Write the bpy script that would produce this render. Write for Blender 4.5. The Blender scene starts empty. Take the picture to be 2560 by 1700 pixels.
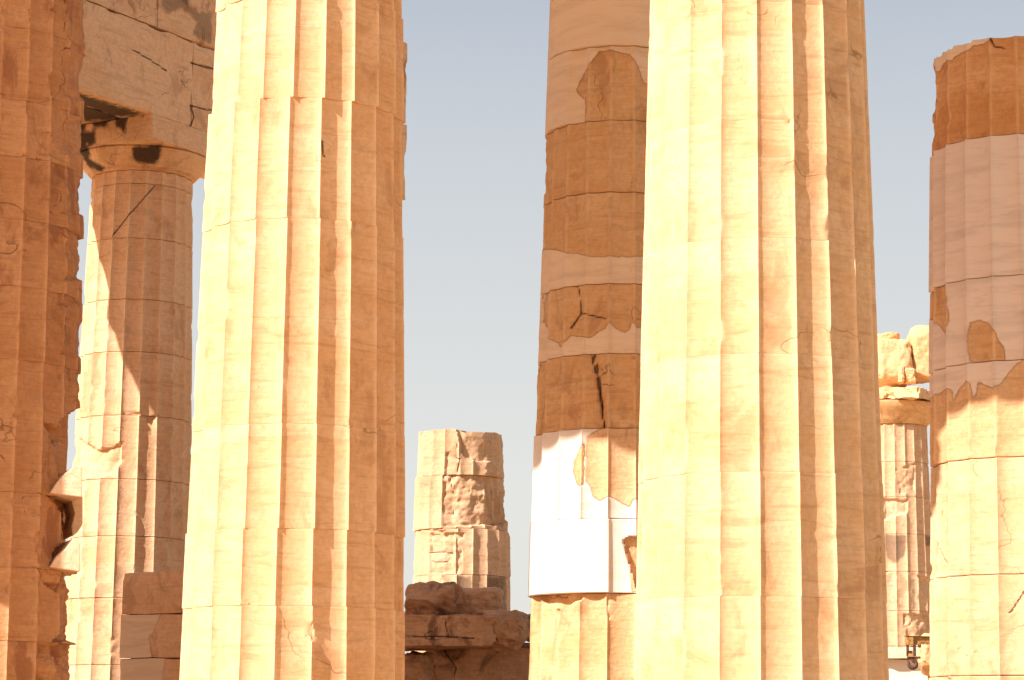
import bpy, math, random
import numpy as np
from math import radians, sin, cos, tan, pi, hypot, atan2
random.seed(7)
S = bpy.context.scene

# ------------------------------------------------------------------ camera
EYE = (0.0, 0.0, 1.6)
F = 6044.0                       # focal length in pixels of the 2560 px wide photograph
PITCH, ROLL = radians(9.25), radians(0.6)
_fw = np.array([0, cos(PITCH), sin(PITCH)])
_rt0 = np.array([1.0, 0, 0]); _up0 = np.array([0, -sin(PITCH), cos(PITCH)])
_rt = _rt0 * cos(ROLL) + _up0 * sin(ROLL)
_up = -_rt0 * sin(ROLL) + _up0 * cos(ROLL)
from mathutils import Matrix, Vector
cd = bpy.data.cameras.new('camera'); cam = bpy.data.objects.new('camera', cd)
S.collection.objects.link(cam)
cd.sensor_fit = 'HORIZONTAL'; cd.sensor_width = 36.0; cd.lens = 36.0 * F / 2560.0
cd.clip_start = 0.1; cd.clip_end = 4000
m = Matrix.Identity(4)
for i in range(3):
    m[i][0] = _rt[i]; m[i][1] = _up[i]; m[i][2] = -_fw[i]; m[i][3] = EYE[i]
cam.matrix_world = m
S.camera = cam

# ------------------------------------------------------------------ light
SUN_AZ, SUN_EL = 55.0, 42.0      # azimuth from the direction behind the camera towards its left
to_sun = Vector((-sin(radians(SUN_AZ)) * cos(radians(SUN_EL)),
                 -cos(radians(SUN_AZ)) * cos(radians(SUN_EL)), sin(radians(SUN_EL))))
sd = bpy.data.lights.new('sun', 'SUN'); sun = bpy.data.objects.new('sun', sd)
S.collection.objects.link(sun)
sd.energy = 3.0; sd.angle = radians(0.53); sd.color = (1.0, 0.93, 0.92)
sun.rotation_euler = to_sun.to_track_quat('Z', 'Y').to_euler()
sun.location = (-20, -10, 30)

W = bpy.data.worlds.new('World'); S.world = W; W.use_nodes = True
wn, wl = W.node_tree.nodes, W.node_tree.links
bg = wn['Background']; bg.inputs[1].default_value = 0.06
sky = wn.new('ShaderNodeTexSky'); sky.sky_type = 'NISHITA'; sky.sun_disc = False
sky.sun_elevation = radians(SUN_EL)
sky.sun_rotation = atan2(to_sun.x, to_sun.y)
sky.air_density = 1.0; sky.dust_density = 3.0; sky.ozone_density = 1.2
hs = wn.new('ShaderNodeMix'); hs.data_type = 'RGBA'; hs.blend_type = 'MULTIPLY'
hs.inputs[0].default_value = 1.0
hs.inputs[7].default_value = (1.0, 0.85, 0.78, 1)
wl.new(sky.outputs[0], hs.inputs[6])
# pale dust haze low over the horizon
wtc = wn.new('ShaderNodeTexCoord'); wsep = wn.new('ShaderNodeSeparateXYZ'); wl.new(wtc.outputs['Generated'], wsep.inputs[0])
wr = wn.new('ShaderNodeValToRGB'); wl.new(wsep.outputs['Z'], wr.inputs[0])
el = wr.color_ramp.elements
el[0].position = 0.0; el[0].color = (0.74, 0.725, 0.67, 1); el[1].position = 0.33; el[1].color = (0.45, 0.495, 0.565, 1)
e_ = el.new(0.10); e_.color = (0.71, 0.715, 0.69, 1)
wf = wn.new('ShaderNodeMapRange'); wf.interpolation_type = 'SMOOTHSTEP'; wl.new(wsep.outputs['Z'], wf.inputs[0])
wf.inputs[1].default_value = 0.22; wf.inputs[2].default_value = 0.55; wf.inputs[3].default_value = 0.92; wf.inputs[4].default_value = 0.0
wg = wn.new('ShaderNodeVectorMath'); wg.operation = 'SCALE'; wl.new(wr.outputs[0], wg.inputs[0]); wg.inputs['Scale'].default_value = 6.6
wm = wn.new('ShaderNodeMix'); wm.data_type = 'RGBA'
wl.new(wf.outputs[0], wm.inputs[0]); wl.new(hs.outputs[2], wm.inputs[6]); wl.new(wg.outputs[0], wm.inputs[7])
wl.new(wm.outputs[2], bg.inputs[0])

S.view_settings.view_transform = 'Standard'; S.view_settings.look = 'None'
S.view_settings.exposure = 1.53; S.view_settings.gamma = 1.0

# ------------------------------------------------------------------ helpers
def project(P):
    d = P - np.array(EYE); w = d @ _fw
    w = np.where(w < 0.1, 0.1, w)
    return 1280 + F * (d @ _rt) / w, 850 - F * (d @ _up) / w

def at(px, py, Y):
    """point on the sight line of a photograph pixel at distance Y in front of the camera"""
    v = _fw + _rt * ((px - 1280) / F) + _up * ((850 - py) / F)
    return np.array(EYE) + v * (Y / v[1])

_perm = np.random.RandomState(3).randint(0, 2**31 - 1, 65536).astype(np.float64) / (2**31 - 1)
def _h(ix, iy, iz, seed):
    k = (ix * 73856093) ^ (iy * 19349663) ^ (iz * 83492791) ^ (seed * 2654435761)
    k = (k ^ (k >> 13)) * 1274126177
    return _perm[(k ^ (k >> 16)) & 65535]
def vnoise(P, seed=0):
    i = np.floor(P).astype(np.int64); f = P - i; f = f * f * (3 - 2 * f)
    x, y, z = i[:, 0], i[:, 1], i[:, 2]; fx, fy, fz = f[:, 0], f[:, 1], f[:, 2]
    r = 0
    for a in (0, 1):
        wx = fx if a else 1 - fx
        for b in (0, 1):
            wy = fy if b else 1 - fy
            for c in (0, 1):
                wz = fz if c else 1 - fz
                r = r + wx * wy * wz * _h(x + a, y + b, z + c, seed)
    return r * 2 - 1
def fbm(P, scale, octv=4, seed=0, gain=0.5):
    s = np.asarray(scale, dtype=float); r = 0; a = 1.0; t = 0
    for o in range(octv):
        r = r + a * vnoise(P * s + o * 17.3, seed + o); t += a
        a *= gain; s = s * 2.03
    return r / t

def sdf(poly, X, Y):
    """signed distance in pixels, positive inside"""
    p = np.array(poly, float); n = len(p)
    d = np.full(X.shape, 1e18); ins = np.zeros(X.shape, bool)
    for k in range(n):
        a, b = p[k], p[(k + 1) % n]; e = b - a; L = e @ e + 1e-9
        t = np.clip(((X - a[0]) * e[0] + (Y - a[1]) * e[1]) / L, 0, 1)
        d = np.minimum(d, (X - a[0] - t * e[0])**2 + (Y - a[1] - t * e[1])**2)
        c = ((a[1] > Y) != (b[1] > Y))
        with np.errstate(divide='ignore', invalid='ignore'):
            xx = (b[0] - a[0]) * (Y - a[1]) / (b[1] - a[1] + 1e-12) + a[0]
        ins ^= (c & (X < xx))
    d = np.sqrt(d)
    return np.where(ins, d, -d)
def ldist(line, X, Y):
    d = np.full(X.shape, 1e18)
    for k in range(len(line) - 1):
        a = np.array(line[k], float); b = np.array(line[k + 1], float); e = b - a; L = e @ e + 1e-9
        t = np.clip(((X - a[0]) * e[0] + (Y - a[1]) * e[1]) / L, 0, 1)
        d = np.minimum(d, (X - a[0] - t * e[0])**2 + (Y - a[1] - t * e[1])**2)
    return np.sqrt(d)
def sstep(x, a, b):
    t = np.clip((x - a) / (b - a), 0, 1); return t * t * (3 - 2 * t)

def link(o, parent=None):
    S.collection.objects.link(o)
    if parent is not None: o.parent = parent
    return o
def mesh_obj(name, V, faces, mat, parent=None, attrs=None, smooth=True, sharp=32, loc=None):
    me = bpy.data.meshes.new(name)
    me.from_pydata(V.tolist() if isinstance(V, np.ndarray) else V, [],
                   faces.tolist() if isinstance(faces, np.ndarray) else faces)
    me.materials.append(mat)
    for k, v in (attrs or {}).items():
        a = me.attributes.new(k, 'FLOAT', 'POINT')
        a.data.foreach_set('value', np.broadcast_to(np.asarray(v, dtype=np.float32), (len(V),)).copy())
    if smooth:
        me.polygons.foreach_set('use_smooth', [True] * len(me.polygons))
        me.set_sharp_from_angle(angle=radians(sharp))
    me.update()
    o = bpy.data.objects.new(name, me)
    if loc is not None: o.location = loc
    return link(o, parent)
def thing(name, label, cat, loc, rz=0, group=None):
    o = bpy.data.objects.new(name, None); link(o); o.location = loc; o.rotation_euler = (0, 0, rz)
    o.empty_display_size = 0.3
    o['label'] = label; o['category'] = cat; o['kind'] = 'thing'
    if group: o['group'] = group
    return o
def tag(o, label, cat, group=None):
    o['label'] = label; o['category'] = cat; o['kind'] = 'thing'
    if group: o['group'] = group
    return o

# ------------------------------------------------------------------ materials
def nodes(m):
    m.use_nodes = True; nt = m.node_tree; nt.nodes.clear()
    out = nt.nodes.new('ShaderNodeOutputMaterial'); b = nt.nodes.new('ShaderNodeBsdfPrincipled')
    nt.links.new(b.outputs[0], out.inputs[0]); return nt, b
class NB:
    def __init__(s, nt): s.nt = nt
    def n(s, t, **k):
        o = s.nt.nodes.new(t)
        for a, v in k.items(): setattr(o, a, v)
        return o
    def l(s, a, b): s.nt.links.new(a, b)
    def math(s, op, a, b=None, c=None):
        o = s.n('ShaderNodeMath', operation=op)
        for i, v in enumerate((a, b, c)):
            if v is None: continue
            if isinstance(v, (int, float)): o.inputs[i].default_value = v
            else: s.l(v, o.inputs[i])
        return o.outputs[0]
    def mix(s, f, a, b, mode='MIX'):
        o = s.n('ShaderNodeMix', data_type='RGBA', blend_type=mode)
        for i, v in ((0, f), (6, a), (7, b)):
            if isinstance(v, (int, float)): o.inputs[i].default_value = v
            elif isinstance(v, tuple): o.inputs[i].default_value = (*v, 1)
            else: s.l(v, o.inputs[i])
        return o.outputs[2]
    def noise(s, vec, scale, detail=4, rough=0.55, dist=0.0):
        o = s.n('ShaderNodeTexNoise'); s.l(vec, o.inputs['Vector'])
        o.inputs['Scale'].default_value = scale; o.inputs['Detail'].default_value = detail
        o.inputs['Roughness'].default_value = rough; o.inputs['Distortion'].default_value = dist
        return o.outputs[0]
    def step(s, v, a, b):
        o = s.n('ShaderNodeMapRange', interpolation_type='SMOOTHSTEP'); s.l(v, o.inputs[0])
        o.inputs[1].default_value = a; o.inputs[2].default_value = b
        return o.outputs[0]
    def map(s, vec, scale=(1, 1, 1), rot=(0, 0, 0)):
        o = s.n('ShaderNodeMapping'); s.l(vec, o.inputs[0]); o.inputs['Scale'].default_value = scale
        o.inputs['Rotation'].default_value = rot; return o.outputs[0]
    def attr(s, name):
        o = s.n('ShaderNodeAttribute', attribute_name=name); return o.outputs['Fac']

def marble(name, pale, warm, brown, new_a=(0.84, 0.62, 0.41), new_b=(0.74, 0.53, 0.34), bump=1.0,
           crack=1.0, veins=1.0, brownf=0.5, stainf=0.93):
    m = bpy.data.materials.new(name); nt, b = nodes(m); q = NB(nt)
    tc = q.n('ShaderNodeTexCoord'); oi = q.n('ShaderNodeObjectInfo')
    off = q.n('ShaderNodeVectorMath', operation='MULTIPLY_ADD')
    cmb = q.n('ShaderNodeCombineXYZ')
    for i in range(3): q.l(oi.outputs['Random'], cmb.inputs[i])
    q.l(cmb.outputs[0], off.inputs[0]); off.inputs[1].default_value = (37, 53, 71)
    q.l(tc.outputs['Object'], off.inputs[2]); V = off.outputs[0]
    fresh, stain, tint, crk = q.attr('fresh'), q.attr('stain'), q.attr('tint'), q.attr('crack'); ridge = q.attr('ridge')
    # weathered marble
    big = q.noise(q.map(V, (1, 1, 2.2), (0.45, -0.3, 0)), 0.9, 6, 0.62, 0.4)
    bigf = q.math('ADD', q.step(big, 0.32, 0.68), q.math('MULTIPLY_ADD', tint, 1.0, -0.5))
    cl = q.n('ShaderNodeClamp'); q.l(bigf, cl.inputs[0])
    col = q.mix(cl.outputs[0], pale, warm)
    # tilted bedding veins
    vv = q.map(V, (0.7, 0.7, 7.0), (0.22, -0.16, 0))
    v1 = q.noise(vv, 2.2, 6, 0.62, 0.9)
    vein = q.step(v1, 0.53, 0.66)
    col = q.mix(q.math('MULTIPLY', vein, 0.30 * veins), col, brown)
    v2 = q.noise(q.map(V, (1, 1, 14), (0.3, 0.1, 0)), 3.5, 5, 0.6, 0.5)
    col = q.mix(q.math('MULTIPLY', q.step(v2, 0.38, 0.62), 0.16 * veins), col, warm, 'MULTIPLY')
    # patina blotches
    bl = q.noise(q.map(V, (1, 1, 0.7)), 1.9, 8, 0.66, 0.6)
    blf = q.math('MULTIPLY', q.step(q.math('MULTIPLY_ADD', tint, 0.10, bl), 0.585, 0.68), brownf)
    col = q.mix(blf, col, brown)
    sp = q.noise(V, 19, 8, 0.75)
    col = q.mix(q.math('MULTIPLY', q.step(sp, 0.40, 0.68), 0.42), col,
                tuple(c * 0.62 for c in warm))
    pit = q.step(q.noise(V, 46, 4, 0.6), 0.67, 0.74)
    patch = q.step(q.noise(V, 2.3, 3, 0.6), 0.50, 0.62)
    pits = q.math('MULTIPLY', pit, patch)
    col = q.mix(q.math('MULTIPLY', pits, 0.5), col, tuple(c * 0.45 for c in brown))
    # fine cracks
    c1 = q.math('ABSOLUTE', q.math('SUBTRACT', q.noise(q.map(V, (1, 1, 1.3), (0.5, 0.3, 0)), 0.55, 5, 0.45, 0.1), 0.5))
    c1m = q.math('MULTIPLY', q.math('SUBTRACT', 1.0, q.step(c1, 0.0003, 0.0022)),
                 q.step(q.noise(V, 1.7, 2), 0.50, 0.60))
    crf = q.math('MULTIPLY', c1m, 0.5 * crack)
    col = q.mix(q.math('MULTIPLY', ridge, q.math('MULTIPLY', q.step(q.noise(V, 6, 4, 0.6), 0.3, 0.6), 0.7)), col, tuple(min(0.86, c * 1.12) for c in pale))
    # new marble
    nv = q.noise(q.map(V, (0.6, 0.6, 4.5), (0.12, -0.1, 0)), 2.2, 7, 0.62, 0.5)
    ncol = q.mix(q.step(nv, 0.42, 0.70), new_a, new_b)
    nvl = q.math('ABSOLUTE', q.math('SUBTRACT', q.noise(q.map(V, (0.5, 0.5, 2.6), (0.22, 0.12, 0)), 1.2, 6, 0.6, 0.5), 0.5))
    ncol = q.mix(q.math('MULTIPLY', q.math('SUBTRACT', 1.0, q.step(nvl, 0.0, 0.02)), 0.16), ncol, tuple(c * 0.55 for c in new_b))
    jag = q.math('MULTIPLY_ADD', q.noise(V, 9, 4, 0.6), 0.05, -0.025)
    fj = q.math('ADD', fresh, jag)
    isnew = q.step(fj, -0.002, 0.004)
    seam = q.math('SUBTRACT', 1.0, q.step(q.math('ABSOLUTE', q.math('ADD', fj, 0.003)), 0.003, 0.009))
    crf = q.math('MULTIPLY', crf, q.math('SUBTRACT', 1.0, isnew))
    col = q.mix(crf, col, tuple(c * 0.35 for c in brown))
    col = q.mix(isnew, col, ncol)
    col = q.mix(q.math('MULTIPLY', seam, 0.22), col, tuple(c * 0.5 for c in brown))
    # drawn cracks
    cj = q.math('ADD', crk, q.math('MULTIPLY_ADD', q.noise(V, 14, 3, 0.6), 0.012, -0.006))
    ck = q.math('SUBTRACT', 1.0, q.step(cj, 0.002, 0.010))
    col = q.mix(q.math('MULTIPLY', ck, 0.85), col, (0.06, 0.028, 0.014))
    # black crust
    sj = q.math('ADD', stain, q.math('MULTIPLY_ADD', q.noise(q.map(V, (1, 1, 0.55)), 9, 7, 0.72), 0.16, -0.08))
    sf = q.math('MULTIPLY', q.step(sj, -0.03, 0.04), stainf)
    col = q.mix(sf, col, (0.035, 0.018, 0.010))
    q.l(col, b.inputs['Base Color'])
    b.inputs['Roughness'].default_value = 0.78; b.inputs['Specular IOR Level'].default_value = 0.25
    # relief
    h = q.math('MULTIPLY', q.noise(V, 7, 9, 0.70), 0.022)
    h = q.math('MULTIPLY_ADD', q.noise(V, 60, 3, 0.6), 0.0035, h)
    h = q.math('MULTIPLY_ADD', v2, 0.0015, h)
    h = q.math('MULTIPLY_ADD', v1, 0.003, h)
    h = q.math('MULTIPLY', h, q.math('MULTIPLY_ADD', isnew, -0.82, 1.0))
    h = q.math('MULTIPLY_ADD', pits, -0.006, h)
    h = q.math('MULTIPLY_ADD', crf, -0.012, h)
    h = q.math('MULTIPLY_ADD', seam, -0.008, h)
    h = q.math('MULTIPLY_ADD', ck, -0.02, h)
    bp = q.n('ShaderNodeBump'); bp.inputs['Strength'].default_value = 0.75
    bp.inputs['Distance'].default_value = bump; q.l(h, bp.inputs['Height']); q.l(bp.outputs[0], b.inputs['Normal'])
    return m

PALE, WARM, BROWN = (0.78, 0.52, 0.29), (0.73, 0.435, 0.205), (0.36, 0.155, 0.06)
M_main = marble('weathered_marble', PALE, WARM, BROWN, brownf=0.38, crack=0.9, bump=0.4)
M_old = marble('eroded_marble', (0.80, 0.51, 0.26), (0.73, 0.41, 0.175), (0.40, 0.19, 0.075), crack=1.3)
M_white = marble('white_repair_marble', (0.80, 0.51, 0.27), (0.70, 0.40, 0.18), (0.38, 0.17, 0.07), (0.84, 0.71, 0.58), (0.79, 0.64, 0.49))
M_pink = marble('pinkish_repair_marble', (0.78, 0.48, 0.245), (0.70, 0.38, 0.165), (0.38, 0.17, 0.07), (0.80, 0.62, 0.48), (0.68, 0.52, 0.40))
M_top = marble('orange_marble', (0.80, 0.45, 0.21), (0.66, 0.31, 0.11), (0.42, 0.17, 0.06), crack=1.2, brownf=0.7)
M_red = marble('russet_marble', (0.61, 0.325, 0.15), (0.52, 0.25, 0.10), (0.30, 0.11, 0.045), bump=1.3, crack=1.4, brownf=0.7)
M_rub = marble('rubble_marble', (0.74, 0.45, 0.26), (0.56, 0.32, 0.17), (0.22, 0.115, 0.06), bump=2.5, crack=1.7, brownf=0.95)
M_ash = marble('ashlar_marble', (0.86, 0.56, 0.32), (0.80, 0.47, 0.235), (0.46, 0.23, 0.11), brownf=0.5)
M_fri = marble('stained_frieze_marble', (0.86, 0.56, 0.32), (0.74, 0.43, 0.22), (0.36, 0.17, 0.08), stainf=0.5, brownf=0.8)
M_ins = marble('insert_marble', (0.86, 0.60, 0.38), (0.78, 0.52, 0.32), (0.6, 0.38, 0.22), brownf=0.1, crack=0.2)
M_far = marble('grey_crusted_marble', (0.70, 0.46, 0.27), (0.62, 0.37, 0.19), (0.34, 0.17, 0.08), stainf=0.6)

def simple(name, c1, c2, scale=8, rough=0.6, metal=0, bump=0.004):
    m = bpy.data.materials.new(name); nt, b = nodes(m); q = NB(nt)
    tc = q.n('ShaderNodeTexCoord'); V = tc.outputs['Object']
    f = q.noise(V, scale, 7, 0.68)
    q.l(q.mix(q.step(f, 0.4, 0.62), c1, c2), b.inputs['Base Color'])
    b.inputs['Roughness'].default_value = rough; b.inputs['Metallic'].default_value = metal
    bp = q.n('ShaderNodeBump'); bp.inputs['Distance'].default_value = bump
    q.l(f, bp.inputs['Height']); q.l(bp.outputs[0], b.inputs['Normal'])
    return m
M_rustyel = simple('rusty_yellow_paint', (0.62, 0.33, 0.06), (0.20, 0.07, 0.03), 14, 0.6)
M_rust = simple('rusty_steel', (0.16, 0.07, 0.035), (0.05, 0.028, 0.02), 20, 0.65, 0.3)
M_wood = simple('dark_timber', (0.10, 0.05, 0.03), (0.05, 0.028, 0.018), 10, 0.8)

# ------------------------------------------------------------------ the temple's axes
ROW = np.array([3.571, -2.2]); ROW /= np.linalg.norm(ROW)      # along the front row, rightwards
AX_A = ROW; AX_B = np.array([-ROW[1], ROW[0]])                  # into the temple
ANG = atan2(AX_A[1], AX_A[0])

def Rz(z, s=1.0):
    t = np.clip(np.asarray(z, float) / 9.57, -0.05, 1.0)
    return s * (0.9525 - 0.2125 * t + 0.018 * np.sin(pi * np.clip(t, 0, 1)))
ALPHA = radians(37); H9 = sin(radians(9))
def flute_r(phi):
    """phi in [-9,9] degrees in radians from the middle of a flute: radius factor"""
    x = cos(radians(9)) * np.tan(phi)
    el = 0.31 * H9 * np.sqrt(np.maximum(1 - (x / H9)**2, 0))
    rho = H9 / sin(ALPHA); ci = np.sqrt(np.maximum(rho**2 - x**2, 0)) - rho * cos(ALPHA)
    dep = 0.9 * el + 0.1 * ci
    return (cos(radians(9)) - dep) / np.cos(phi)

class Column:
    """loc; arris = world angle of an arris (degrees, measured from towards the camera axis -y to +x)"""
    def __init__(s, name, label, loc, arris, group, mat, seed, seg=12):
        s.e = thing(name, label, 'column', (loc[0], loc[1], 0), 0, group)
        s.X, s.Y = loc; s.arris = radians(arris); s.mat = mat; s.seed = seed; s.seg = seg
    def zat(s, py, front=True):
        """height of the photographed row py on the column's nearest surface"""
        D = hypot(s.X, s.Y); r = 0.85 if front else 0
        k = (D - r) / D
        lo, hi = -3.0, 20.0
        for _ in range(50):
            mm = (lo + hi) / 2
            if project(np.array([[s.X * k, s.Y * k, mm]]))[1][0] > py: lo = mm
            else: hi = mm
        return (lo + hi) / 2
    def drum(s, z0, z1, dz=0.022, name='drum', off=(0, 0), turn=0, rs=1.0, rough=0.004, chip=0.5, edge=0.02,
             edgew=0.05, breaks=(), flat=(), fresh=None, oldp=(), newp=(), stain=(), cracks=(), tint=0.5, top=None,
             bottom=None, mat=None, flute=1.0, label=None, gap=0.003, arr=0.012, big=0.0, bev=0.006):
        seed = s.seed * 31 + int(z0 * 10)
        sg = s.seg; nf = 20
        t_ = np.linspace(0, 1, sg + 1)[:-1]; ph = 9 * (0.35 * (2 * t_ - 1) - 0.65 * np.cos(pi * t_))
        th = np.concatenate([ph + 9 + 18 * k for k in range(nf)]); phi = np.tile(ph, nf)
        th = np.radians(th) + s.arris + radians(turn); phi = np.radians(phi)
        nz = max(3, int(round((z1 - z0) / dz)))
        zz = np.linspace(z0 + gap, z1 - gap, nz + 1)
        zz = np.unique(np.concatenate([zz, [z0 + gap + 0.006, z1 - gap - 0.006]]))
        nA, nR = len(th), len(zz)
        TH, Z = np.meshgrid(th, zz); PH = np.tile(phi, (nR, 1))
        TH, Z, PH = TH.ravel(), Z.ravel(), PH.ravel()
        R = Rz(Z, rs)
        nom = np.stack([s.X + R * np.sin(TH), s.Y - R * np.cos(TH), Z], 1)
        PX, PY = project(nom)
        cdir = np.array([-s.X, -s.Y]) / hypot(s.X, s.Y)
        face = np.sin(TH) * cdir[0] - np.cos(TH) * cdir[1]
        ppm = F / hypot(s.X, s.Y)
        vis = sstep(face, -0.42, -0.25)
        loc = np.stack([R * np.sin(TH), -R * np.cos(TH), Z], 1)
        fl = np.full(Z.shape, float(flute))
        if len(flat):
            nn = 0
            for poly in flat:
                w = sstep(sdf(poly, PX, PY) / ppm, -0.008, 0.008) * (face > -0.3)
                fl = fl * (1 - w)
        fr = flute_r(PH); r = R * (1 - fl * (1 - fr))
        # worn arrises
        n1 = fbm(loc, 5.0, 4, seed + 1); n2 = fbm(loc, (3, 3, 1.2), 3, seed + 2)
        wear = arr * (0.55 + 0.9 * np.clip(n1 + 0.1, 0, 1)) + chip * 0.10 * np.clip(n1 * 1.5 + n2 - 0.55, 0, 1)
        r = np.minimum(r, R - wear * 0.35 + 0.0 * r)
        r = np.where(fl > 0.5, np.minimum(r, R - np.clip(wear, 0, 0.05)), r)
        # broken edges at the joints
        d0 = Z - z0; d1 = z1 - Z
        ring = np.stack([loc[:, 0], loc[:, 1], np.full(Z.shape, z0 * 3.1)], 1)
        e0 = edgew * np.clip(fbm(ring, 2.6, 4, seed + 5) * 1.8 + 0.15, 0.03, 1.5)
        ring[:, 2] = z1 * 3.1 + 40
        e1 = edgew * np.clip(fbm(ring, 2.6, 4, seed + 6) * 1.8 + 0.15, 0.03, 1.5)
        for d, e in ((d0, e0), (d1, e1)):
            w = np.clip(1 - d / np.maximum(e, 1e-3), 0, 1)
            r = np.minimum(r, R - 0.01 * 0 - edge * np.sqrt(w) * (w > 0) * (0.4 + 20 * e * 0.5) + 0.06 * (w <= 0))
        r = r - bev * ((d0 < gap + 0.003) | (d1 < gap + 0.003))
        # breaks
        nb = fbm(loc, 7.0, 5, seed + 9, 0.55); nb2 = fbm(loc, (2.0, 2.0, 3.5), 3, seed + 10)
        nj = fbm(loc, 6.0, 3, seed + 12) * 0.035; scar = np.full(Z.shape, 1.0)
        for bk in breaks:
            poly, dep, ramp = bk[0], bk[1], bk[2]; rg = bk[3] if len(bk) > 3 else 0.03
            sdm = sdf(poly, PX, PY) / ppm + nj
            w = sstep(sdm, 0.0, ramp) * vis
            rb = R - dep * (w ** 0.8) + rg * (nb + 0.8 * nb2) * w
            r = np.where(w > 0, np.minimum(r, rb), r)
            if rg > 0.015 and dep > 0.025:
                scar = np.minimum(scar, np.abs(sdm - 0.004) + 0.004 + 0.02 * (nb2 < 0.0))
        if big:
            r = r - big * np.clip(fbm(loc, 1.7, 4, seed + 20) - 0.15, 0, 1) * 1.2
        r = r + rough * nb * 0.8 + rough * 0.6 * n2
        # attributes
        base = 1.0 if fresh else -1.0; proud = 0
        fa = np.full(Z.shape, base)
        front = face > -0.35
        for poly in oldp: fa = np.where(front, np.minimum(fa, -sdf(poly, PX, PY) / ppm), fa)
        for poly in newp: fa = np.where(front, np.maximum(fa, sdf(poly, PX, PY) / ppm), fa)
        if oldp or newp: r = r - 0.007 * (1 - sstep(fa + nj * 0.2, -0.012, 0.012)) * (0.6 + 0.8 * np.clip(nb2 + 0.5, 0, 1)) * (fa > -0.9)
        sa = np.full(Z.shape, -1.0)
        for poly in stain: sa = np.where(front, np.maximum(sa, sdf(poly, PX, PY) / ppm), sa)
        ca = np.where(face > -0.2, scar, 1.0)
        for ln in cracks:
            width = 0.0
            d = ldist(ln[0], PX, PY) / ppm
            ca = np.where(front, np.minimum(ca, np.maximum(d - max(ln[1], 0.004), 0)), ca)
            r = r - ln[2] * np.exp(-(d / (ln[1] + 0.012))**2) * front
        if top is not None:
            tx = np.array([p[0] for p in top]); ty = np.array([s.zat(p[1]) if False else p[1] for p in top])
            # height of the broken rim, read on the front half and mirrored to the back
            pxn = np.interp(PX[:nA * nR].reshape(nR, nA)[-1], tx, ty)
            zt = []
            for j in range(nA):
                X0, Y0 = s.X + Rz(z1) * sin(th[j]), s.Y - Rz(z1) * cos(th[j])
                lo, hi = 0.0, 20.0
                for _ in range(30):
                    mm = (lo + hi) / 2
                    if project(np.array([[X0, Y0, mm]]))[1][0] > pxn[j]: lo = mm
                    else: hi = mm
                zt.append(lo)
            fj = (np.sin(th) * cdir[0] - np.cos(th) * cdir[1])
            zt = np.array(zt); back = np.mean(zt[fj > 0.2]) - 0.12
            k = sstep(fj, -0.45, -0.15); zt = zt * k + back * (1 - k)
            ZT = np.tile(zt, (nR, 1)).ravel()
            Z = z0 + (Z - z0) * (ZT - z0) / (z1 - z0)
        ox, oy = off
        V = np.stack([r * np.sin(TH) + ox, -r * np.cos(TH) + oy, Z], 1)
        # caps: an inner ring and a centre point
        def cap(row):
            ring = V[row * nA:(row + 1) * nA]
            inner = ring.copy(); c = ring.mean(0)
            inner[:, :2] = c[:2] + (inner[:, :2] - c[:2]) * 0.6
            inner[:, 2] += fbm(inner * 1.0, 3.0, 3, seed + 40) * (0.05 if top is not None and row == nR - 1 else 0.0)
            return inner, c[None, :]
        i0, c0 = cap(0); i1, c1 = cap(nR - 1)
        n0 = len(V); V = np.concatenate([V, i0, c0, i1, c1])
        idx = np.arange(nR * nA).reshape(nR, nA); nx = np.roll(idx, -1, 1)
        q = np.stack([idx[:-1], nx[:-1], nx[1:], idx[1:]], -1).reshape(-1, 4).tolist()
        a = n0 + np.arange(nA); a2 = np.roll(a, -1); b = n0 + nA + 1 + np.arange(nA); b2 = np.roll(b, -1)
        q += np.stack([a, a2, nx[0], idx[0]], -1).tolist()
        q += [[a2[i], a[i], n0 + nA] for i in range(nA)]
        t = idx[-1]; t2 = nx[-1]
        q += np.stack([t, t2, b2, b], -1).tolist()
        q += [[b[i], b2[i], n0 + 2 * nA + 1] for i in range(nA)]
        pad = lambda x, v: np.concatenate([x, np.full(len(V) - len(x), v)])
        o = mesh_obj(name, V, q, mat or s.mat, s.e,
                     dict(ridge=pad(np.clip(1 - (np.radians(9) - np.abs(PH)) / np.radians(1.6), 0, 1) * (fl > 0.5), 0.0), fresh=pad(fa, base), stain=pad(sa, -1.0), crack=pad(ca, 1.0), tint=np.full(len(V), tint)))
        if label: o['label'] = label
        return o
    def capital(s, z0=9.34, broken=0, stain_px=(), mat=None, abacus=True, fresh=-1.0):
        """necking, echinus and abacus"""
        mat = mat or s.mat; seed = s.seed
        s.drum(z0, 9.54, 0.02, name='necking', edgew=0.02, edge=0.008)
        prof = [(0.735, 9.62), (0.745, 9.64), (0.742, 9.655), (0.765, 9.665), (0.762, 9.68), (0.79, 9.695), (0.80, 9.72), (0.83, 9.76), (0.868, 9.82),
                (0.905, 9.88), (0.938, 9.94), (0.962, 9.99), (0.975, 10.03), (0.968, 10.055), (0.93, 10.07)]
        prof = [(a_, 9.54 + (b_ - 9.62) * 0.31 / 0.45) for a_, b_ in prof]
        n = 120; V = []
        th = np.linspace(0, 2 * pi, n, endpoint=False)
        pr = np.array(prof); P = []
        for i in range(len(pr) - 1):
            for t in np.linspace(0, 1, 4)[:-1]: P.append(pr[i] * (1 - t) + pr[i + 1] * t)
        P.append(pr[-1]); P = np.array(P)
        TH, RR = np.meshgrid(th, P[:, 0]); _, ZZ = np.meshgrid(th, P[:, 1])
        V = np.stack([(RR * np.sin(TH)).ravel(), (-RR * np.cos(TH)).ravel(), ZZ.ravel()], 1)
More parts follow.
